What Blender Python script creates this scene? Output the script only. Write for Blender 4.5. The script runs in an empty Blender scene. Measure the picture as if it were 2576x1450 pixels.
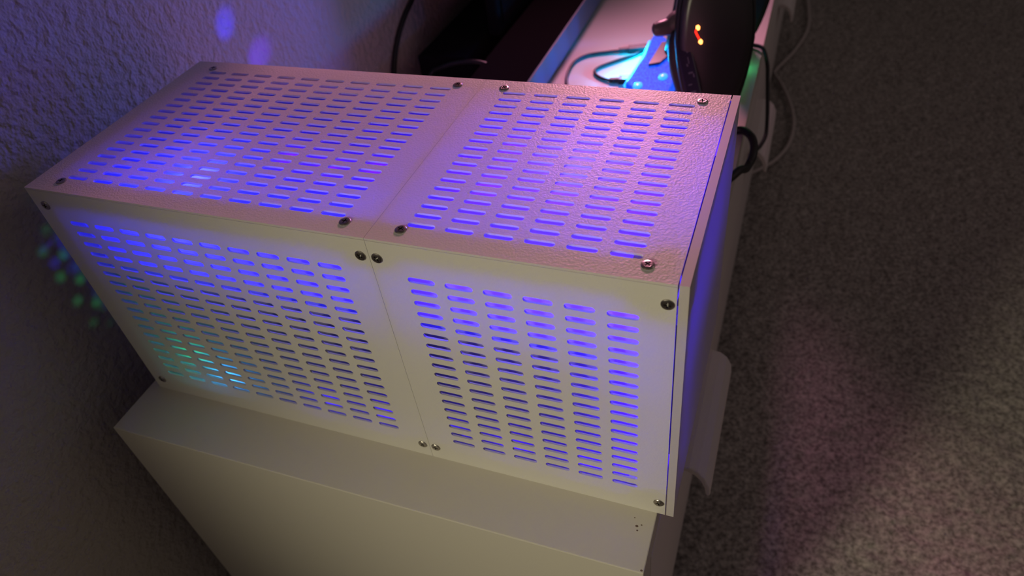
import bpy, bmesh, math, random
import numpy as np
from mathutils import Vector, Matrix

random.seed(3)
SC = bpy.context.scene
COL = SC.collection
ZF = 0.5                                    # height of the bench top line above the carpet is measured from here


def V(p):
    return Vector((p[0], p[1], p[2] + ZF))


# ------------------------------------------------------------------ camera
cam = bpy.data.cameras.new('camera')
cam.sensor_width = 36.0
cam.sensor_fit = 'HORIZONTAL'
cam.lens = 1814.04 / 2576 * 36
cam.clip_start = 0.01
cam.dof.use_dof = True
cam.dof.focus_distance = 0.345
cam.dof.aperture_fstop = 11.0
camo = bpy.data.objects.new('camera', cam)
COL.objects.link(camo)
r_, d_, f_ = (0.93362, 0.34029, -0.11203), (0.15282, -0.66111, -0.73456), (-0.32402, 0.66868, -0.66923)
M = Matrix(((r_[0], -d_[0], -f_[0], 0), (r_[1], -d_[1], -f_[1], 0), (r_[2], -d_[2], -f_[2], 0), (0, 0, 0, 1)))
M.translation = V((0.36463, -0.19811, 0.18305))
camo.matrix_world = M
SC.camera = camo

# ------------------------------------------------------------------ world, room lamps and added fills, exposure
wd = bpy.data.worlds.new('room_ambient')
wd.use_nodes = True
wd.node_tree.nodes['Background'].inputs[0].default_value = (1.0, 0.84, 0.80, 1)
wd.node_tree.nodes['Background'].inputs[1].default_value = 0.046
SC.world = wd
SC.view_settings.view_transform = 'Standard'
SC.view_settings.look = 'None'
SC.view_settings.exposure = 0.0
SC.view_settings.gamma = 1.0
SC.view_settings.use_curve_mapping = False


def lamp(name, kind, loc, color, energy, target=None, size=0.02, spot=None, blend=1.0, size_y=None, parent=None, world=True):
    l = bpy.data.lights.new(name, kind)
    l.color = color
    l.energy = energy
    if kind == 'AREA':
        l.size = size
        if size_y:
            l.shape = 'RECTANGLE'
            l.size_y = size_y
        else:
            l.shape = 'DISK'
    else:
        l.shadow_soft_size = size
    if kind == 'SPOT':
        l.spot_size = math.radians(spot)
        l.spot_blend = blend
    o = bpy.data.objects.new(name, l)
    COL.objects.link(o)
    p = V(loc)
    o.location = p
    if target is not None:
        o.rotation_euler = (V(target) - p).to_track_quat('-Z', 'Y').to_euler()
    return o


lamp('hallway_lamp', 'SPOT', (-0.015, -0.65, 0.22), (1.0, 0.91, 0.62), 16, (0.60, -0.02, -0.20), 0.07, 84, 1.0)
lamp('room_fill', 'AREA', (1.7, 0.6, 0.9), (1.0, 0.72, 0.72), 1.0, (0.33, 0.3, -0.3), 0.9)  # added soft fill for the drawer fronts and carpet
lamp('pink_light', 'SPOT', (0.095, 0.95, 0.25), (1.0, 0.34, 0.52), 32, (0.30, 0.0, 0.06), 0.05, 88, 1.0)
lamp('violet_fill', 'SPOT', (0.22, 0.72, 0.03), (0.14, 0.13, 1.0), 6.5, (-0.04, 0.16, 0.06), 0.03, 66, 1.0)  # added fill that tints the wall violet, standing for the case glow
lamp('pink_light', 'SPOT', (0.20, 1.20, 0.35), (1.0, 0.40, 0.62), 8, (0.285, 0.66, -0.16), 0.05, 22, 1.0)  # second pink light, added to brighten the bench top further back


# ------------------------------------------------------------------ materials
def mat(name, color, rough=0.5, metal=0.0, bump=None, spec=0.5, emis=None, estr=0.0, vary=None, transl=0.0, coat=0.0, tcol=None):
    m = bpy.data.materials.new(name)
    m.use_nodes = True
    nt = m.node_tree
    b = nt.nodes['Principled BSDF']
    b.inputs['Base Color'].default_value = (*color, 1)
    b.inputs['Roughness'].default_value = rough
    b.inputs['Metallic'].default_value = metal
    b.inputs['Specular IOR Level'].default_value = spec
    b.inputs['Coat Weight'].default_value = coat
    if emis:
        b.inputs['Emission Color'].default_value = (*emis, 1)
        b.inputs['Emission Strength'].default_value = estr
    tc = nt.nodes.new('ShaderNodeTexCoord')
    bn = None
    if bump:
        prev = None
        for sc, st, dist in bump:
            n = nt.nodes.new('ShaderNodeTexNoise')
            n.inputs['Scale'].default_value = sc
            n.inputs['Detail'].default_value = 2.0
            nt.links.new(tc.outputs['Object'], n.inputs['Vector'])
            bn = nt.nodes.new('ShaderNodeBump')
            bn.inputs['Strength'].default_value = st
            bn.inputs['Distance'].default_value = dist
            nt.links.new(n.outputs['Fac'], bn.inputs['Height'])
            if prev:
                nt.links.new(prev.outputs['Normal'], bn.inputs['Normal'])
            prev = bn
        nt.links.new(bn.outputs['Normal'], b.inputs['Normal'])
    if vary:
        sc, c2, lo, hi = vary
        n = nt.nodes.new('ShaderNodeTexNoise')
        n.inputs['Scale'].default_value = sc
        n.inputs['Detail'].default_value = 4.0
        nt.links.new(tc.outputs['Object'], n.inputs['Vector'])
        rp = nt.nodes.new('ShaderNodeValToRGB')
        rp.color_ramp.elements[0].position = lo
        rp.color_ramp.elements[1].position = hi
        rp.color_ramp.elements[0].color = (*color, 1)
        rp.color_ramp.elements[1].color = (*c2, 1)
        nt.links.new(n.outputs['Fac'], rp.inputs[0])
        nt.links.new(rp.outputs['Color'], b.inputs['Base Color'])
    if transl > 0:
        t = nt.nodes.new('ShaderNodeBsdfTranslucent')
        t.inputs['Color'].default_value = (*(tcol or color), 1)
        mx = nt.nodes.new('ShaderNodeMixShader')
        mx.inputs[0].default_value = transl
        out = nt.nodes['Material Output']
        nt.links.new(b.outputs[0], mx.inputs[1])
        nt.links.new(t.outputs[0], mx.inputs[2])
        nt.links.new(mx.outputs[0], out.inputs[0])
    return m


MT = {
    'panel': mat('powder_coated_panel', (0.80, 0.76, 0.72), 0.45, bump=[(950, 0.45, 0.0006)], spec=0.4, transl=0.16),
    'panel_f': mat('powder_coated_panel_plain', (0.78, 0.75, 0.70), 0.45, bump=[(950, 0.22, 0.0006)], spec=0.4, transl=0.10),
    'frame': mat('white_frame', (0.72, 0.69, 0.64), 0.6),
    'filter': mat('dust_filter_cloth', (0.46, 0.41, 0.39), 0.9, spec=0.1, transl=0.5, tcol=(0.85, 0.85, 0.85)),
    'filter_t': mat('dust_filter_cloth_darkened', (0.13, 0.115, 0.115), 0.9, spec=0.05, transl=0.5, tcol=(0.85, 0.85, 0.85)),  # same cloth coloured darker, to hold back pink room light in the top slots
    'steel': mat('screw_steel', (0.42, 0.39, 0.36), 0.28, 1.0),
    'dark': mat('screw_recess', (0.03, 0.03, 0.03), 0.5, 0.8),
    'bench': mat('white_foil', (0.64, 0.60, 0.53), 0.42, bump=[(60, 0.03, 0.001)], spec=0.35),
    'drawer': mat('drawer_foil', (0.74, 0.68, 0.66), 0.45, spec=0.3),
    'recess': mat('drawer_gap', (0.10, 0.09, 0.09), 0.8),
    'wall': mat('painted_plaster', (0.50, 0.46, 0.43), 0.75, bump=[(150, 0.55, 0.006), (420, 0.35, 0.002)], spec=0.25),
    'carpet': mat('carpet', (0.19, 0.172, 0.158), 1.0, spec=0.0, vary=(240, (0.60, 0.55, 0.51), 0.32, 0.70)),
    'black': mat('black_plastic', (0.012, 0.011, 0.012), 0.42),
    'gloss': mat('gloss_black', (0.008, 0.008, 0.009), 0.12, spec=0.3),
    'satin': mat('satin_black', (0.02, 0.018, 0.02), 0.28),
    'bar': mat('bar_front_lit_blue', (0.045, 0.08, 0.14), 0.35, spec=0.4),  # black front; part of the blue light on it is in this colour
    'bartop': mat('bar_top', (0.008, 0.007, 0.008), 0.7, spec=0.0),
    'matte': mat('matte_black', (0.010, 0.009, 0.010), 0.8, spec=0.04),
    'panel_s': mat('side_plate_coat', (0.62, 0.57, 0.56), 0.5, spec=0.3, transl=0.06),
    'strap': mat('pink_lit_gloss', (0.05, 0.012, 0.018), 0.2, spec=0.6),  # reddish tone stands for pink light reflected on the black strap
    'hook': mat('grey_hook', (0.10, 0.08, 0.09), 0.35),
    'plate': mat('dark_violet_plate', (0.03, 0.022, 0.06), 0.4),
    'cable': mat('black_cable', (0.012, 0.012, 0.013), 0.5),
    'wcable': mat('white_cable', (0.60, 0.52, 0.50), 0.5),
    'cushion': mat('cushion', (0.018, 0.016, 0.016), 0.9, bump=[(900, 0.4, 0.001)]),
    'mark': mat('grey_marking', (0.20, 0.18, 0.26), 0.6),
    'acrylic': mat('blue_lit_acrylic', (0.01, 0.03, 0.30), 0.6, spec=0.1, emis=(0.0, 0.05, 1.0), estr=1.15),
    'edge': mat('cyan_lit_edge', (0.10, 0.40, 0.60), 0.3, emis=(0.02, 0.35, 1.0), estr=2.2),
    'hot': mat('blue_led', (0.2, 0.5, 0.8), 0.3, emis=(0.02, 0.24, 1.0), estr=1.8),
    'redled': mat('red_led', (0.5, 0.02, 0.02), 0.3, emis=(1.0, 0.02, 0.008), estr=2.2),
    'orangeled': mat('orange_led', (0.6, 0.2, 0.05), 0.3, emis=(1.0, 0.32, 0.07), estr=5.0),
    'blocker': mat('light_blocking_dark', (0.05, 0.05, 0.05), 0.6),  # dark tone of the added light-blocking parts
    'stain': mat('brown_speck', (0.16, 0.11, 0.08), 0.7),
}


nt = MT['acrylic'].node_tree
n_ = nt.nodes.new('ShaderNodeTexNoise')
n_.inputs['Scale'].default_value = 45
r2 = nt.nodes.new('ShaderNodeValToRGB')
r2.color_ramp.elements[0].position, r2.color_ramp.elements[1].position = 0.38, 0.72
r2.color_ramp.elements[0].color = (0.0, 0.0, 0.75, 1)
r2.color_ramp.elements[1].color = (0.02, 0.22, 1.0, 1)
nt.links.new(n_.outputs['Fac'], r2.inputs[0])
nt.links.new(r2.outputs['Color'], nt.nodes['Principled BSDF'].inputs['Emission Color'])


# ------------------------------------------------------------------ object helpers
def empty(name, loc, label=None, cat=None, group=None, rot=None, world=True):
    o = bpy.data.objects.new(name, None)
    o.empty_display_size = 0.02
    COL.objects.link(o)
    o.location = V(loc) if world else loc
    if rot:
        o.rotation_euler = rot
    tag(o, label, cat, group)
    return o


def tag(o, label=None, cat=None, group=None, kind=None):
    for k, v in (('label', label), ('category', cat), ('group', group), ('kind', kind)):
        if v:
            o[k] = v
    return o


def wloc(o):
    l = o.location.copy()
    if o.parent:
        l += wloc(o.parent)
    return l


def obj(name, bm, material, parent=None, local=False, smooth=False, bevel=0.0):
    """link a bmesh (in scene coordinates, or in the parent's when local) as one mesh object"""
    me = bpy.data.meshes.new(name)
    if isinstance(bm, bpy.types.Mesh):
        me = bm
    else:
        bmesh.ops.recalc_face_normals(bm, faces=bm.faces)
        bm.to_mesh(me)
        bm.free()
    me.materials.clear()
    for m in (material if isinstance(material, (list, tuple)) else [material]):
        me.materials.append(m)
    if not local:
        off = Vector((0, 0, ZF))
        if parent:
            off -= wloc(parent)
        me.transform(Matrix.Translation(off))
    if smooth:
        for p in me.polygons:
            p.use_smooth = True
    o = bpy.data.objects.new(name, me)
    COL.objects.link(o)
    if parent:
        o.parent = parent
    if bevel > 0:
        md = o.modifiers.new('bevel', 'BEVEL')
        md.width = bevel
        md.segments = 2
        md.limit_method = 'ANGLE'
    return o


def add_box(bm, a, b):
    x0, y0, z0 = a
    x1, y1, z1 = b
    vs = [bm.verts.new(p) for p in ((x0, y0, z0), (x1, y0, z0), (x1, y1, z0), (x0, y1, z0), (x0, y0, z1), (x1, y0, z1), (x1, y1, z1), (x0, y1, z1))]
    for f in ((0, 3, 2, 1), (4, 5, 6, 7), (0, 1, 5, 4), (1, 2, 6, 5), (2, 3, 7, 6), (3, 0, 4, 7)):
        bm.faces.new([vs[i] for i in f])
    return bm


def box(a, b):
    return add_box(bmesh.new(), a, b)


def spline(pts, n=8):
    P = [Vector(p) for p in pts]
    P = [P[0] * 2 - P[1]] + P + [P[-1] * 2 - P[-2]]
    out = []
    for i in range(1, len(P) - 2):
        a, b, c, d = P[i - 1:i + 3]
        for k in range(n):
            t = k / n
            out.append(0.5 * ((2 * b) + (c - a) * t + (2 * a - 5 * b + 4 * c - d) * t * t + (3 * b - a - 3 * c + d) * t ** 3))
    out.append(P[-2])
    return out


def tube(pts, rad, n=8, seg=10, bm=None):
    """swept tube through pts; rad is a number or one per control point"""
    bm = bm or bmesh.new()
    C = spline(pts, n)
    rr = [rad] * len(C) if not hasattr(rad, '__len__') else list(np.interp(np.linspace(0, len(rad) - 1, len(C)), range(len(rad)), rad))
    up = Vector((0.13, 0.21, 1)).normalized()
    rings = []
    for i, c in enumerate(C):
        t = (C[min(i + 1, len(C) - 1)] - C[max(i - 1, 0)]).normalized()
        s = t.cross(up)
        if s.length < 1e-4:
            s = t.cross(Vector((1, 0, 0)))
        s.normalize()
        u = s.cross(t).normalized()
        rings.append([bm.verts.new(c + (s * math.cos(2 * math.pi * k / seg) + u * math.sin(2 * math.pi * k / seg)) * rr[i]) for k in range(seg)])
    for a, b in zip(rings, rings[1:]):
        for k in range(seg):
            bm.faces.new((a[k], a[(k + 1) % seg], b[(k + 1) % seg], b[k]))
    bm.faces.new(rings[0][::-1])
    bm.faces.new(rings[-1])
    return bm


def loft(rings, caps=True, bm=None):
    bm = bm or bmesh.new()
    R = [[bm.verts.new(p) for p in r] for r in rings]
    n = len(R[0])
    for a, b in zip(R, R[1:]):
        for k in range(n):
            bm.faces.new((a[k], a[(k + 1) % n], b[(k + 1) % n], b[k]))
    if caps:
        bm.faces.new(R[0][::-1])
        bm.faces.new(R[-1])
    return bm


def prism(poly, z0, z1, bm=None):
    return loft([[(x, y, z0) for x, y in poly], [(x, y, z1) for x, y in poly]], bm=bm)


# ------------------------------------------------------------------ the setting
wx = -0.040
bm = bmesh.new()
add_box(bm, (wx - 0.1, -2.2, -0.5), (wx, 3.4, 2.0))
tag(obj('wall_left', bm, MT['wall']), 'textured plaster wall behind the white bench', kind='structure')
bm = bmesh.new()
add_box(bm, (wx, -2.2, -0.58), (3.0, 3.4, -0.506))
tag(obj('floor', bm, MT['carpet']), 'carpeted floor beside the bench', kind='structure')

# carpet pile: a fine relief of tufts
nx, ny = 230, 640
xs = np.linspace(0.305, 1.30, nx)
ys = np.linspace(-0.75, 2.3, ny)
rng = np.random.default_rng(5)


def smooth_noise(a, k):
    n = rng.random((ny // k + 3, nx // k + 3))
    yi = np.arange(ny) / k
    xi = np.arange(nx) / k
    y0 = yi.astype(int)
    x0 = xi.astype(int)
    fy = (yi - y0)[:, None]
    fx = (xi - x0)[None, :]
    return a * ((n[y0][:, x0] * (1 - fy) + n[y0 + 1][:, x0] * fy) * (1 - fx) + (n[y0][:, x0 + 1] * (1 - fy) + n[y0 + 1][:, x0 + 1] * fy) * fx)


hz = rng.random((ny, nx)) * 0.0035 + smooth_noise(0.004, 2) + smooth_noise(0.004, 9)
X, Y = np.meshgrid(xs, ys)
X = X + (rng.random(X.shape) - 0.5) * 0.003
Y = Y + (rng.random(X.shape) - 0.5) * 0.003
co = np.stack([X, Y, hz - 0.508 + ZF], -1).reshape(-1, 3)
i = np.arange((ny - 1) * (nx - 1))
b0 = (i // (nx - 1)) * nx + i % (nx - 1)
fc = np.stack([b0, b0 + 1, b0 + nx + 1, b0 + nx], -1)
me = bpy.data.meshes.new('carpet')
me.from_pydata(co.tolist(), [], fc.tolist())
me.materials.append(MT['carpet'])
cp = bpy.data.objects.new('carpet_pile', me)
COL.objects.link(cp)
for p in me.polygons:
    p.use_smooth = True
tag(cp, 'brown grey short pile carpet on the floor right of the bench', 'carpet', kind='stuff')

# ------------------------------------------------------------------ low white bench with drawers (slightly turned against the case)
BH = 0.3393                                  # height of the bench
bench = empty('drawer_bench', (0.3325, -0.034, -0.5), 'long low white drawer bench carrying the slotted white case', 'bench', rot=(0, 0, 0.0075))
LB, DB = 1.515, 0.340
U = [(0, 0), (0, BH), (LB, BH), (LB, 0), (LB - 0.018, 0), (LB - 0.018, BH - 0.018), (0.018, BH - 0.018), (0.018, 0)]
bm = loft([[(x, y, z) for y, z in U] for x in (-DB, -0.0004)])
obj('carcass', bm, MT['bench'], bench, True, bevel=0.0006)
bm = bmesh.new()
add_box(bm, (-DB, 0.018, 0.03), (-DB + 0.008, LB - 0.018, BH - 0.018))
obj('back_board', bm, MT['drawer'], bench, True)
bm = box((-DB + 0.01, 0.018, 0.008), (-0.030, LB - 0.018, 0.045))
obj('plinth', bm, MT['recess'], bench, True)
bm = box((-0.06, 0.7345, 0.046), (-0.024, 0.7375, BH - 0.019))
obj('divider', bm, MT['recess'], bench, True)

bm = bmesh.new()
for (x, y, r) in ((-0.0090, 0.0239, 0.0009), (-0.0068, 0.0251, 0.0005), (-0.0083, 0.0216, 0.0006), (-0.0110, 0.0282, 0.0004), (-0.0018, 0.0014, 0.0007)):
    loft([[(x + r * k * math.cos(a_), y + r * k * 0.8 * math.sin(a_), BH + z) for a_ in np.linspace(0, 2 * math.pi, 9, endpoint=False)] for k, z in ((1, -0.0001), (0.9, 0.00004))], bm=bm)
tag(obj('stain', bm, MT['stain'], bench, True), kind='stuff')

HP = [(-0.001, 0.262), (0.006, 0.2625), (0.012, 0.2605), (0.017, 0.2555), (0.0205, 0.2475), (0.0215, 0.238),
      (0.0185, 0.2375), (0.0170, 0.2455), (0.0140, 0.2515), (0.0100, 0.2555), (0.005, 0.2570), (-0.001, 0.2565)]


def handle_mesh():
    bm = bmesh.new()
    # sides flare a little towards the lip and the ends of the lip are rounded off
    rings = []
    for t, k in ((-1, 0.0), (-0.97, 1.0), (-0.5, 1.0), (0.5, 1.0), (0.97, 1.0), (1, 0.0)):
        r = []
        for (x, z) in HP:
            y = 0.0545 * t + math.copysign(0.0025, t) * min(1, max(0, x / 0.02)) ** 2
            r.append((x, y, z))
        rings.append(r)
    loft(rings, bm=bm)
    return bm


for (y0, y1, hs) in ((0.0190, 0.7340, (0.1710, 0.5665)), (0.7380, 1.4965, (0.9450, 1.3050))):
    for (z0, z1, xf, up) in ((0.2130, 0.3205, 0.0, True), (0.0450, 0.1990, -0.0025, False)):
        if up:
            d = obj('drawer', box((xf - 0.018, y0, z0), (xf, y1, z1)), MT['drawer'], bench, True, bevel=0.001)
            for h in hs:
                bm = handle_mesh()
                bmesh.ops.translate(bm, verts=bm.verts, vec=(0, h, 0))
                obj('handle', bm, MT['drawer'], d, True, smooth=False, bevel=0.0012)
        else:
            obj('drawer', box((xf - 0.018, y0, z0), (xf, y1, z1)), MT['drawer'], bench, True, bevel=0.001)

# ------------------------------------------------------------------ slotted white computer case
CW, CB, CD, CH = 0.3400, 0.3358, 0.1448, 0.1607
case = empty('computer_case', (0.17, 0.0724, -0.1607), 'white slotted computer case glowing blue inside, on the white bench', 'computer case')
SEAM = 0.2025


def stadium(cx, cy, l, h, n=5):
    r = h / 2
    pts = []
    for k in range(n + 1):
        a = -math.pi / 2 + math.pi * k / n
        pts.append((cx + l / 2 - r + r * math.cos(a), cy + r * math.sin(a)))
    for k in range(n + 1):
        a = math.pi / 2 + math.pi * k / n
        pts.append((cx - l / 2 + r + r * math.cos(a), cy + r * math.sin(a)))
    return pts


def plate(outer, holes, thick, to3d, drop_back=True):
    """plate with real cut-outs, front face at depth 0, thick inwards; to3d(u, v, depth) -> scene point"""
    cu = bpy.data.curves.new('plate', 'CURVE')
    cu.dimensions = '2D'
    cu.fill_mode = 'BOTH'
    K = 100.0
    for loop in [outer] + holes:
        s = cu.splines.new('POLY')
        s.points.add(len(loop) - 1)
        for q, (u, v) in zip(s.points, loop):
            q.co = (u * K, v * K, 0, 1)
        s.use_cyclic_u = True
    o = bpy.data.objects.new('plate', cu)
    COL.objects.link(o)
    dg = bpy.context.evaluated_depsgraph_get()
    me = o.evaluated_get(dg).to_mesh()
    tris = [[tuple(me.vertices[i].co[:2]) for i in p.vertices] for p in me.polygons]
    o.to_mesh_clear() if False else None
    bm = bmesh.new()
    cache = {}

    def vert(u, v, d):
        k = (round(u, 4), round(v, 4), d)
        if k not in cache:
            cache[k] = bm.verts.new(to3d(u / K, v / K, d))
        return cache[k]
    for t in tris:
        vs = [vert(u, v, 0.0) for u, v in t]
        if len(set(vs)) == len(vs):
            try:
                bm.faces.new(vs)
            except ValueError:
                pass
    front = list(bm.faces)
    # walls of the outline and of every slot
    for loop in [outer] + holes:
        n = len(loop)
        for k in range(n):
            a, b = loop[k], loop[(k + 1) % n]
            vs = (vert(a[0] * K, a[1] * K, 0.0), vert(b[0] * K, b[1] * K, 0.0), vert(b[0] * K, b[1] * K, thick), vert(a[0] * K, a[1] * K, thick))
            if len(set(vs)) == 4:
                bm.faces.new(vs)
    bpy.data.objects.remove(o)
    bpy.data.curves.remove(cu)
    return bm


def rect(u0, v0, u1, v1):
    return [(u0, v0), (u1, v0), (u1, v1), (u0, v1)]


fr3 = lambda u, v, d: (u, d, -v)
tp3 = lambda u, v, d: (u, v, -d)
ROW0, ROWP = 0.02054, 0.00704
fl_h = [stadium(0.02458 + 0.01714 * c, ROW0 + ROWP * r, 0.0129, 0.0031) for r in range(18) for c in range(10)]
fr_h = [stadium(0.22562 + 0.01785 * c, ROW0 + ROWP * r, 0.0132, 0.0031) for r in range(18) for c in range(6)]
tl_h = [stadium(0.02465 + 0.01724 * c, 0.01312 + 0.00694 * r, 0.0129, 0.0031) for r in range(18) for c in range(10)]
tr_h = [stadium(0.22392 + 0.01788 * c, 0.01312 + 0.00694 * r, 0.0132, 0.0031) for r in range(18) for c in range(6)]
TH = 0.0011
obj('front_panel', plate(rect(0, 0.0013, SEAM - 0.00008, CH), fl_h, TH, fr3), MT['panel_f'], case)
obj('front_panel', plate(rect(SEAM + 0.00008, 0.0013, CB - 0.0002, CH), fr_h, TH, fr3), MT['panel_f'], case)
obj('top_panel', plate(rect(0, 0, SEAM - 0.00008, CD), tl_h, 0.0011, tp3), MT['panel'], case)
obj('top_panel', plate(rect(SEAM + 0.00008, 0, CB - 0.0002, CD), tr_h, 0.0011, tp3), MT['panel'], case)
# left end: small round holes, throwing green dots on the wall
lf3 = lambda u, v, d: (d, u, -v)
lh = []
for c in range(4):
    for r in range(6):
        cx, cy = 0.0215 + 0.0062 * c, 0.0530 + 0.0137 * r + (0.0068 if c % 2 else 0.0)
        lh.append([(cx + 0.0023 * math.cos(2 * math.pi * k / 10), cy + 0.0023 * math.sin(2 * math.pi * k / 10)) for k in range(10)])
obj('end_panel', plate(rect(0.0004, 0.0022, CD, CH), lh, TH, lf3), MT['frame'], case)
obj('back_panel', box((0.0004, CD - 0.0018, -CH), (CB, CD, -0.0022)), MT['frame'], case)
obj('bottom_panel', box((0.0020, 0.0020, -CH), (CB - 0.002, CD - 0.002, -CH + 0.0018)), MT['frame'], case)
# right side panel: a thicker plate, outer face plus edges
bm = bmesh.new()
x0, x1 = CB + 0.0004, CW
vs = [bm.verts.new(p) for p in ((x0, 0, -CH), (x1, 0, -CH), (x1, CD, -CH), (x0, CD, -CH), (x0, 0, 0), (x1, 0, 0), (x1, CD, 0), (x0, CD, 0))]
for f in ((0, 3, 2, 1), (4, 5, 6, 7), (0, 1, 5, 4), (1, 2, 6, 5), (2, 3, 7, 6)):
    bm.faces.new([vs[k] for k in f])
obj('side_panel', bm, MT['panel_s'], case)

# inner frame: bars behind the panel edges and blocks behind the screws
bm = bmesh.new()
g = 0.0022
bw = 0.0115
e = CB - 0.0022
for (a, b) in (
    ((g, g, -bw), (e - 0.004, bw, -g)), ((g, g, -CH + g), (e - 0.004, bw, -CH + bw)),
    ((g, CD - bw, -bw), (e, CD - g, -g)), ((g, CD - bw, -CH + g), (e, CD - g, -CH + bw)),
    ((g, g, -CH + g), (bw, bw, -g)), ((g, CD - bw, -CH + g), (bw, CD - g, -g)),
    ((g, g, -bw), (bw, CD - g, -g)), ((g, g, -CH + g), (bw, CD - g, -CH + bw)),
    ((e - 0.010, g, -0.022), (e, 0.022, -g)), ((e - 0.010, g, -CH + g), (e, 0.022, -CH + 0.022)),
    ((e - 0.010, CD - 0.022, -0.022), (e, CD - g, -g)),
    ((e - 0.018, g, -0.018), (e, 0.018, -g)), ((e - 0.018, g, -CH + g), (e, 0.012, -CH + 0.018)),
    ((SEAM - 0.014, g, -0.018), (SEAM + 0.014, 0.013, -g)), ((SEAM - 0.014, g, -CH + g), (SEAM + 0.014, 0.013, -CH + 0.016)),
    ((SEAM - 0.0015, g, -CH + g), (SEAM + 0.0015, 0.0035, -g)), ((SEAM - 0.0015, g, -0.0035), (SEAM + 0.0015, CD - g, -g)),
):
    add_box(bm, a, b)
obj('inner_frame', bm, MT['frame'], case)
# cloth dust filters behind the slots
FD = 0.0105
bm = bmesh.new()
bm.faces.new([bm.verts.new(p) for p in ((bw - 0.001, FD, -CH + bw - 0.002), (CB - 0.003, FD, -CH + bw - 0.002), (CB - 0.003, FD, -FD), (bw - 0.001, FD, -FD))])
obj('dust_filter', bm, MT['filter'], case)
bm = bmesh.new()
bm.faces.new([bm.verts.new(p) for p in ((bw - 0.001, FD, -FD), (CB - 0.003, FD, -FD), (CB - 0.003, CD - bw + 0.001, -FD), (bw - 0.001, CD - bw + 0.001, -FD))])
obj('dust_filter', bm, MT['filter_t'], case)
# unseen dark plates and block, added to stop coloured light crossing inside
obj('light_baffle', box((0.0020, 0.0138, -0.0555), (0.302, 0.134, -0.0545)), MT['blocker'], case)
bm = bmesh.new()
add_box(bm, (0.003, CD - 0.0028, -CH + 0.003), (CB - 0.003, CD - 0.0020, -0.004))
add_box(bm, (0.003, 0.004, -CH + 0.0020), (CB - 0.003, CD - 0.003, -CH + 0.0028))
obj('dark_lining', bm, MT['blocker'], case)
obj('light_block', box((0.100, 0.050, -0.150), (0.300, 0.128, -0.056)), MT['blocker'], case)


# countersunk cross-head screws
def screw_mesh():
    bm = bmesh.new()
    R, ri, w, l = 0.0027, 0.00175, 0.00030, 0.00145
    cross = []
    for q in range(4):
        ca, sa = math.cos(q * math.pi / 2), math.sin(q * math.pi / 2)
        for (x, y) in ((w, -w), (l * 0.55, -w), (l, -w), (l, 0), (l, w), (l * 0.55, w)):
            cross.append((x * ca - y * sa, x * sa + y * ca))
    n = len(cross)                            # 24
    ang = [math.atan2(y, x) for x, y in cross]
    a0 = ang[0]
    circ = [a0 + 2 * math.pi * k / n for k in range(n)]
    rings = [[(R * math.cos(a), R * math.sin(a), -0.0003) for a in circ],
             [(R * math.cos(a), R * math.sin(a), 0.0003) for a in circ],
             [(R * 0.90 * math.cos(a), R * 0.90 * math.sin(a), 0.00055) for a in circ],
             [(ri * math.cos(a), ri * math.sin(a), 0.00070) for a in circ],
             [(x, y, 0.00066) for x, y in cross],
             [(x * 0.8, y * 0.8, -0.0009) for x, y in cross]]
    RR = [[bm.verts.new(p) for p in r] for r in rings]
    for ri_, (a, b) in enumerate(zip(RR, RR[1:])):
        for k in range(n):
            f = bm.faces.new((a[k], a[(k + 1) % n], b[(k + 1) % n], b[k]))
            f.material_index = 1 if ri_ == 4 else 0
    f = bm.faces.new(RR[-1])
    f.material_index = 1
    me = bpy.data.meshes.new('screw')
    bm.to_mesh(me)
    bm.free()
    me.materials.append(MT['steel'])
    me.materials.append(MT['dark'])
    return me


sm = screw_mesh()
cl = wloc(case)
fx = [0.0229, 0.5828, 0.6071, 0.9770]
tx = [0.0515, 0.5542, 0.6361, 0.9490]
sp = [((x * 0.34, -0.00005, -z * 0.34), 'f') for x in fx for z in (0.0307, 0.4425)]
sp += [((x * 0.34, y * 0.34, 0.00005), 't') for x in tx for y in (0.0255, 0.4003)]
for (p, s) in sp:
    o = bpy.data.objects.new('screw', sm)
    COL.objects.link(o)
    o.parent = case
    o.location = V(p) - cl
    spin = random.uniform(0, 1.5)
    o.rotation_euler = (math.pi / 2, spin, 0) if s == 'f' else (0, 0, spin)

# coloured lamps inside the case
BLUE, VIO, CYAN, GRN = (0.004, 0.004, 1.0), (0.040, 0.003, 1.0), (0.04, 0.34, 1.0), (0.05, 1.0, 0.28)


def inner(loc, color, e, size=0.004):
    return lamp('case_light', 'POINT', loc, color, e, size=size)


# under the left top panel
inner((0.0760, 0.0410, -0.0240), (0.030, 0.035, 1.0), 0.17, 0.005)
for x in (0.045, 0.075, 0.105, 0.135, 0.165, 0.192):
    inner((x, 0.0240, -0.0240), BLUE, 0.08)
for x, yy in ((0.118, 0.066), (0.145, 0.062), (0.172, 0.064)):
    inner((x, yy, -0.0170), (0.13, 0.002, 1.0), 0.009)
for x in (0.150, 0.180):
    inner((x, 0.105, -0.0260), VIO, 0.005)
# under the right top panel
for x in (0.235, 0.270, 0.305):
    for y in (0.024, 0.060, 0.095):
        inner((x, y, -0.028), (0.05, 0.004, 1.0) if y > 0.03 else (0.012, 0.004, 1.0), 0.10)
inner((0.204, 0.070, -0.024), VIO, 0.030)
inner((0.206, 0.105, -0.024), VIO, 0.022)
inner((0.275, 0.085, -0.030), (0.12, 0.08, 1.0), 0.09, 0.008)
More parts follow.
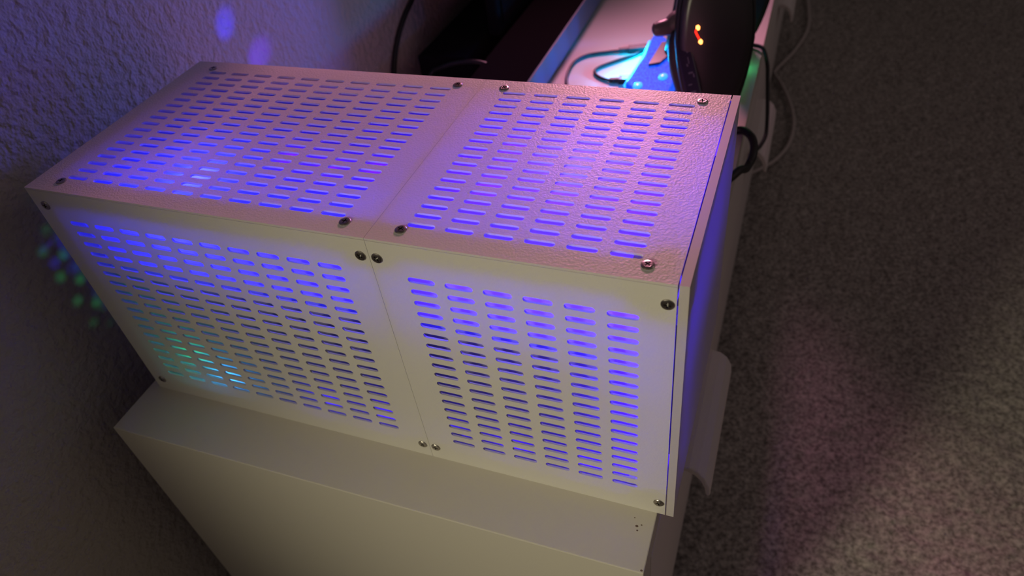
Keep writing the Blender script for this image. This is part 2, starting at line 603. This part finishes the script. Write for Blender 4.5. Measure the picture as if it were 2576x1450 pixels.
# right edge of the front, bottom row, bottom left corner
for z in (0.035, 0.065, 0.095, 0.122, 0.144):
    inner((0.320, 0.022, -z), VIO, 0.022)
for x in (0.13, 0.17, 0.21, 0.25, 0.29):
    inner((x, 0.020, -0.1490), VIO, 0.016)
inner((0.056, 0.020, -0.146), CYAN, 0.030)
inner((0.036, 0.022, -0.130), GRN, 0.009)
# green lamp shining through the round holes of the left end
lamp('case_light', 'SPOT', (0.082, 0.0470, -0.085), GRN, 0.075, (0.0, 0.030, -0.085), 0.0055, 44, 1.0)
# edge of the right side panel
lamp('case_light', 'AREA', (0.3345, 0.075, -0.012), VIO, 0.008, (0.3345, 0.075, 0.1), 0.004, size_y=0.08)
for z in (0.03, 0.08, 0.13):
    inner((0.326, 0.136, -z), VIO, 0.0012)
# added spots outside the back panel, for blue light leaking onto the wall
lamp('case_light', 'SPOT', (0.040, 0.165, -0.050), (0.02, 0.02, 1.0), 0.7, (wx, 0.2194, -0.0083), 0.003, 13, 0.9)
lamp('case_light', 'SPOT', (0.040, 0.170, -0.060), (0.09, 0.01, 1.0), 0.5, (wx, 0.243, -0.043), 0.003, 15, 0.9)

# ------------------------------------------------------------------ things behind the case
T = -0.1607
# television and the bar in front of it
tv = empty('television', (0.0565, 1.05, T), 'black television standing behind the long black bar', 'television')
obj('housing', box((0.048, 0.492, -0.135), (0.0625, 1.62, 0.52)), MT['matte'], tv, bevel=0.003)
obj('screen', box((0.0620, 0.500, -0.122), (0.0650, 1.61, 0.51)), MT['gloss'], tv)
for y in (0.72, 1.38):
    bm = prism([(0.047, y - 0.02), (0.069, y - 0.02), (0.069, y + 0.02), (0.047, y + 0.02)], T, T + 0.006)
    add_box(bm, (0.050, y - 0.014, T + 0.006), (0.060, y + 0.014, -0.134))
    obj('foot', bm, MT['black'], tv)
bar = empty('sound_bar', (0.100, 0.80, T), 'long low black bar lying along the bench, its front lit blue', 'sound bar', rot=(0, 0, 0))
obj('housing', box((0.0700, 0.330, T + 0.003), (0.1285, 1.25, T + 0.0320)), MT['bartop'], bar, bevel=0.0015)
obj('front_grille', box((0.1285, 0.332, T + 0.0050), (0.1305, 1.248, T + 0.0310)), MT['bar'], bar)
for y in (0.42, 1.15):
    obj('foot', box((0.092, y - 0.02, T), (0.124, y + 0.02, T + 0.0035)), MT['black'], bar)

mb = empty('dark_filler_box', (0.018, 0.80, T), 'flat matt black box added between the wall and the television', 'box')  # black box added to fill the dark area behind the bar
obj('housing', box((-0.008, 0.430, T + 0.002), (0.0470, 1.30, T + 0.030)), MT['matte'], mb, bevel=0.002)
obj('foot', box((0.0, 0.46, T), (0.035, 1.27, T + 0.0025)), MT['black'], mb)

# cables
def cable(name, pts, r, m, label, extra=None):
    c = obj(name, tube(pts, r), MT[m], smooth=True)
    tag(c, label, 'cable')
    return c


cable('power_cable', [(-0.0375, 0.53, -0.075), (-0.0372, 0.4979, -0.0956), (-0.0370, 0.4736, -0.1052), (-0.0370, 0.4539, -0.1163), (-0.0365, 0.4366, -0.1304),
                      (-0.0350, 0.4224, -0.1460), (-0.0300, 0.4100, -0.1560), (-0.0150, 0.395, -0.2000), (-0.0180, 0.380, -0.300)], 0.0028, 'cable',
      'black cable hanging down the wall left of the television')
cable('looped_cable', [(0.010, 0.40, -0.1585), (0.0105, 0.4200, -0.1442), (0.0234, 0.4200, -0.1369), (0.0424, 0.4200, -0.1307), (0.0646, 0.4200, -0.1286), (0.0790, 0.4200, -0.1336), (0.0820, 0.4150, -0.1450), (0.080, 0.395, -0.1585)], 0.0022, 'cable',
      'dark cable looped upright between television and case')
A = cable('usb_cable', [(0.1887, 0.5230, -0.1582), (0.1725, 0.5185, -0.1587), (0.1530, 0.5097, -0.1587), (0.1432, 0.4935, -0.1587), (0.1429, 0.4697, -0.1587), (0.1478, 0.4466, -0.1587), (0.1600, 0.4200, -0.1587), (0.175, 0.38, -0.1587)], 0.0017, 'cable',
          'thin black cable making the wider outer loop left of the blue stand')
B = cable('usb_cable', [(0.1953, 0.4535, -0.1582), (0.1839, 0.4581, -0.1587), (0.1748, 0.4647, -0.1587), (0.1700, 0.4729, -0.1587), (0.1714, 0.4820, -0.1587), (0.1793, 0.4920, -0.1587), (0.1910, 0.5044, -0.1587), (0.2027, 0.5170, -0.1587), (0.209, 0.530, -0.1587)], 0.0016, 'cable',
          'thin black cable making the small inner loop left of the blue stand')


def plug(p, q, parent):
    p, q = Vector(p), Vector(q)
    d = (q - p).normalized()
    s = Vector((-d.y, d.x, 0)).normalized()
    def ring(t, w, h, z=0.0):
        c = p + (q - p) * t
        return [c + s * w * sx + Vector((0, 0, h * sz)) for sx, sz in ((-1, -1), (-0.6, -1), (0.6, -1), (1, -1), (1, 1), (0.6, 1), (-0.6, 1), (-1, 1))]
    bm = loft([ring(0, 0.0018, 0.0018), ring(0.35, 0.0022, 0.0020), ring(0.36, 0.0044, 0.0026), ring(0.95, 0.0046, 0.0027), ring(1.0, 0.0040, 0.0022)])
    obj('plug', bm, MT['black'], parent)


plug((0.1830, 0.5220, -0.1578), (0.2120, 0.5300, -0.1570), A)
plug((0.1900, 0.4552, -0.1578), (0.2160, 0.4590, -0.1570), B)
cable('headset_cable', [(0.3124, 0.4300, -0.1580), (0.3124, 0.4462, -0.1580), (0.3106, 0.4797, -0.1580), (0.3102, 0.5229, -0.1580), (0.3121, 0.5461, -0.1580), (0.3199, 0.5469, -0.1575), (0.3285, 0.5383, -0.1570),
                        (0.3345, 0.53, -0.1683), (0.3373, 0.52, -0.1804), (0.3404, 0.505, -0.1944), (0.3432, 0.49, -0.2082), (0.3443, 0.475, -0.2176), (0.3417, 0.455, -0.2172), (0.3385, 0.44, -0.2142), (0.3370, 0.415, -0.205)], 0.0020, 'cable',
      'thin black cable hanging in a long loop over the bench edge')
cable('thick_cable', [(0.3000, 0.376, -0.1580), (0.3130, 0.378, -0.1578), (0.3219, 0.378, -0.1575), (0.3273, 0.378, -0.1570), (0.3323, 0.372, -0.1554), (0.3373, 0.362, -0.1544), (0.3402, 0.352, -0.1565), (0.3404, 0.342, -0.1599), (0.3385, 0.335, -0.1634), (0.3370, 0.325, -0.1610), (0.3330, 0.316, -0.1570), (0.3250, 0.300, -0.1572), (0.300, 0.260, -0.1573)], 0.0034, 'cable',
      'thick black cable bent short over the bench edge behind the case')
cable('white_cable', [(0.3549, 1.5775, -0.4940), (0.3668, 1.4663, -0.4940), (0.3710, 1.3843, -0.4940), (0.3647, 1.3257, -0.4940), (0.3505, 1.2600, -0.4940), (0.3327, 1.2058, -0.4940), (0.3237, 1.1758, -0.4940), (0.3250, 1.1600, -0.4940), (0.3396, 1.1249, -0.4940),
                      (0.3537, 1.0808, -0.4940), (0.3657, 1.0316, -0.4940), (0.3719, 0.9842, -0.4940), (0.3715, 0.9383, -0.4940), (0.3652, 0.8997, -0.4940), (0.3501, 0.8609, -0.4940), (0.3286, 0.8314, -0.4940), (0.310, 0.81, -0.4940)], 0.0030, 'wcable',
      'thin white cable curving over the carpet right of the bench')

# headset stand with a glowing blue base
st = empty('headset_stand', (0.240, 0.490, T), 'headset stand with a glowing blue base behind the case', 'headset stand')
base = [(0.2110, 0.4350), (0.2160, 0.4900), (0.2150, 0.5400), (0.2200, 0.5490), (0.2300, 0.5380), (0.2440, 0.5060), (0.2570, 0.4480), (0.2560, 0.4200), (0.2280, 0.4150)]
obj('base', prism(base, T, T + 0.012), MT['acrylic'], st, bevel=0.002)
obj('light_edge', tube([(0.2100, 0.4400, T + 0.006), (0.2140, 0.4900, T + 0.006), (0.2132, 0.5380, T + 0.006)], 0.0022), MT['edge'], st, smooth=True)
for (x, y) in ((0.2443, 0.4500), (0.2244, 0.4290)):
    bm = loft([[(x + 0.0045 * math.cos(a) * k, y + 0.007 * math.sin(a) * k, T + z) for a in np.linspace(0, 2 * math.pi, 12, endpoint=False)] for k, z in ((1, 0.010), (1, 0.0128), (0.5, 0.0145))])
    obj('led', bm, MT['hot'], st, smooth=True)
obj('cover_plate', prism([(0.2260, 0.4700), (0.2290, 0.5200), (0.2360, 0.5230), (0.2440, 0.5000), (0.2360, 0.4750)], T + 0.0125, T + 0.0150), MT['satin'], st)
obj('column', tube([(0.2450, 0.5000, T + 0.012), (0.2455, 0.5100, -0.1218), (0.2450, 0.5271, -0.1047), (0.2430, 0.5436, -0.0876), (0.2400, 0.570, -0.03), (0.2380, 0.585, 0.06)], [0.010, 0.007, 0.006, 0.006, 0.006, 0.006]), MT['satin'], st, smooth=True)

# headset: near ear cup with cover plate, cushion and lit mark; second ear cup and headband behind
hd = empty('headset', (0.2945, 0.420, T), 'black headset with a red light mark on its ear cup, beside the blue stand', 'headset')


def cup(center, n, hw, hh, layers, name, m, parent, seg=40, expo=2.4):
    n = Vector(n).normalized()
    s = n.cross(Vector((0, 0, 1))).normalized() * -1
    u = s.cross(n).normalized()
    if u.z < 0:
        u = -u
    c0 = Vector(center)
    rings = []
    for (dep, k) in layers:
        r = []
        for q in range(seg):
            a = 2 * math.pi * q / seg
            ca, sa = math.cos(a), math.sin(a)
            x = math.copysign(abs(ca) ** (2 / expo), ca)
            z = math.copysign(abs(sa) ** (2 / expo), sa)
            taper = 1 - 0.22 * max(0, -z)
            r.append(c0 + s * (hw * k * x * taper) + u * (hh * k * z) + n * dep)
        rings.append(r)
    return obj(name, loft(rings), m, parent, smooth=True), s, u, n


NC = (0.22, -0.93, 0.28)
CC = (0.2945, 0.4000, -0.0855)
shell, s_, u_, n_ = cup(CC, NC, 0.0320, 0.074, [(-0.012, 0.90), (-0.010, 1.0), (0.010, 1.0), (0.014, 0.96)], 'ear_cup', MT['black'], hd)
cup(CC, NC, 0.0320, 0.074, [(0.0138, 0.93), (0.0175, 0.88), (0.019, 0.70)], 'cover_plate', MT['satin'], shell)
cup(CC, NC, 0.0320, 0.074, [(-0.030, 0.70), (-0.029, 0.84), (-0.022, 0.90), (-0.012, 0.86)], 'cushion', MT['cushion'], hd)
CC2 = tuple(Vector(CC) + Vector((0.004, 0.150, 0.0)))
sh2, *_ = cup(CC2, (-0.2, 0.96, 0.0), 0.0320, 0.074, [(-0.012, 0.90), (-0.010, 1.0), (0.010, 1.0), (0.014, 0.96)], 'ear_cup', MT['black'], hd)
cup(CC2, (-0.2, 0.96, 0.0), 0.0320, 0.074, [(-0.030, 0.70), (-0.029, 0.84), (-0.022, 0.90), (-0.012, 0.86)], 'cushion', MT['cushion'], hd)
a, b = Vector(CC) + Vector((0, 0.01, 0.062)), Vector(CC2) + Vector((0, 0, 0.062))
arch = [a.lerp(b, t) + Vector((0, 0, 0.16 * math.sin(math.pi * t) ** 0.7)) for t in np.linspace(0, 1, 9)]
obj('headband', tube(arch, 0.008), MT['black'], hd, smooth=True)


def onface(x, z, d):
    return Vector(CC) + s_ * x + u_ * z + n_ * d


# lit mark: two bright ends joined by a thin bar
L0, L1 = (-0.0145, 0.0115), (-0.0120, 0.0005)
obj('light_mark', tube([onface(L0[0], L0[1], 0.0195), onface(L0[0] - 0.0016, L0[1] - 0.003, 0.0195), onface(L1[0] - 0.0016, L1[1] + 0.003, 0.0195), onface(L1[0], L1[1], 0.0195)], 0.0008), MT['redled'], shell, smooth=True)
for (x, z) in (L0, L1):
    obj('light_spot', tube([onface(x - 0.0006, z + 0.0018, 0.0193), onface(x, z, 0.0195), onface(x + 0.0006, z - 0.0018, 0.0193)], [0.0009, 0.0018, 0.0009]), MT['orangeled'], shell, smooth=True)

# dark strap rising in front of the left rim, a hooked end below it, and a marked plate running down the rim
sp_ = [(0.2652, 0.4238, -0.0439), (0.2664, 0.4100, -0.0583), (0.2680, 0.3988, -0.0703), (0.2694, 0.3898, -0.0800), (0.2706, 0.3831, -0.0872)]
obj('strap', tube([(0.2640, 0.440, -0.025)] + sp_, 0.0046), MT['strap'], hd, smooth=True)
obj('hooked_end', tube([(0.2720, 0.4080, -0.0800), (0.2680, 0.4070, -0.0770), (0.2620, 0.4052, -0.0765), (0.2562, 0.4011, -0.0775), (0.2490, 0.3970, -0.0780), (0.2455, 0.3955, -0.0778), (0.2440, 0.3950, -0.0778)], [0.016, 0.014, 0.0105, 0.0072, 0.0062, 0.005, 0.002]), MT['hook'], hd, smooth=True)
obj('hinge', tube([(0.2690, 0.398, -0.080), (0.2665, 0.398, -0.092), (0.2690, 0.396, -0.110), (0.2760, 0.392, -0.130)], [0.009, 0.0095, 0.0095, 0.009]), MT['black'], hd, smooth=True)
PP = [Vector(p) for p in ((0.2713, 0.3841, -0.0791), (0.2749, 0.3772, -0.0877), (0.2808, 0.3676, -0.1002), (0.2890, 0.3540, -0.1180))]
vdir = (Vector((0.3646, -0.1981, 0.1830)) - PP[1]).normalized()
along = (PP[3] - PP[0]).normalized()
side = along.cross(vdir).normalized()
vdir = side.cross(along).normalized()
rings = []
for p, w in zip(PP, (0.0050, 0.0060, 0.0062, 0.0062)):
    rings.append([p + side * w * sx + vdir * 0.002 * sz for sx, sz in ((-1, -1), (1, -1), (1, 0.6), (0.8, 1), (-0.8, 1), (-1, 0.6))])
pl = obj('side_plate', loft(rings), MT['plate'], hd)
for (t, sx, l, w) in ((0.16, -0.0018, 0.0030, 0.0030), (0.24, -0.0016, 0.0026, 0.0008), (0.38, -0.0012, 0.0055, 0.0008), (0.45, 0.0004, 0.0022, 0.0012),
                      (0.58, -0.0010, 0.0014, 0.0036), (0.63, -0.0030, 0.0030, 0.0010), (0.76, 0.0012, 0.0010, 0.0030), (0.88, 0.0000, 0.0012, 0.0044)):
    c = PP[0].lerp(PP[3], t) + vdir * 0.0021 + side * sx
    bm = loft([[c + along * l * a_ * 0.5 + side * w * b_ * 0.5 + vdir * d for a_, b_ in ((-1, -1), (1, -1), (1, 1), (-1, 1))] for d in (-0.0004, 0.0002)])
    obj('marking', bm, MT['mark'], pl)

# lamps of the stand and the headset, and added spots for the bar
lamp('stand_light', 'POINT', (0.2050, 0.465, T + 0.012), (0.0, 0.42, 1.0), 0.16, size=0.003)
lamp('stand_light', 'POINT', (0.2080, 0.515, T + 0.012), (0.0, 0.52, 1.0), 0.08, size=0.003)
lamp('stand_light', 'POINT', (0.2200, 0.440, T + 0.040), (0.02, 0.25, 1.0), 0.05, size=0.006)
for y in (0.425, 0.465, 0.505, 0.545):  # added spots that throw the blue light on the bar front
    lamp('stand_light', 'SPOT', (0.2000, y + 0.01, T + 0.016), (0.0, 0.14, 1.0), 0.34 - 1.7 * (y - 0.425), (0.130, y - 0.01, T + 0.014), 0.003, 40, 1.0)
lamp('headset_lamp', 'POINT', (0.3120, 0.500, T + 0.012), (0.06, 1.0, 0.30), 0.006, size=0.003)
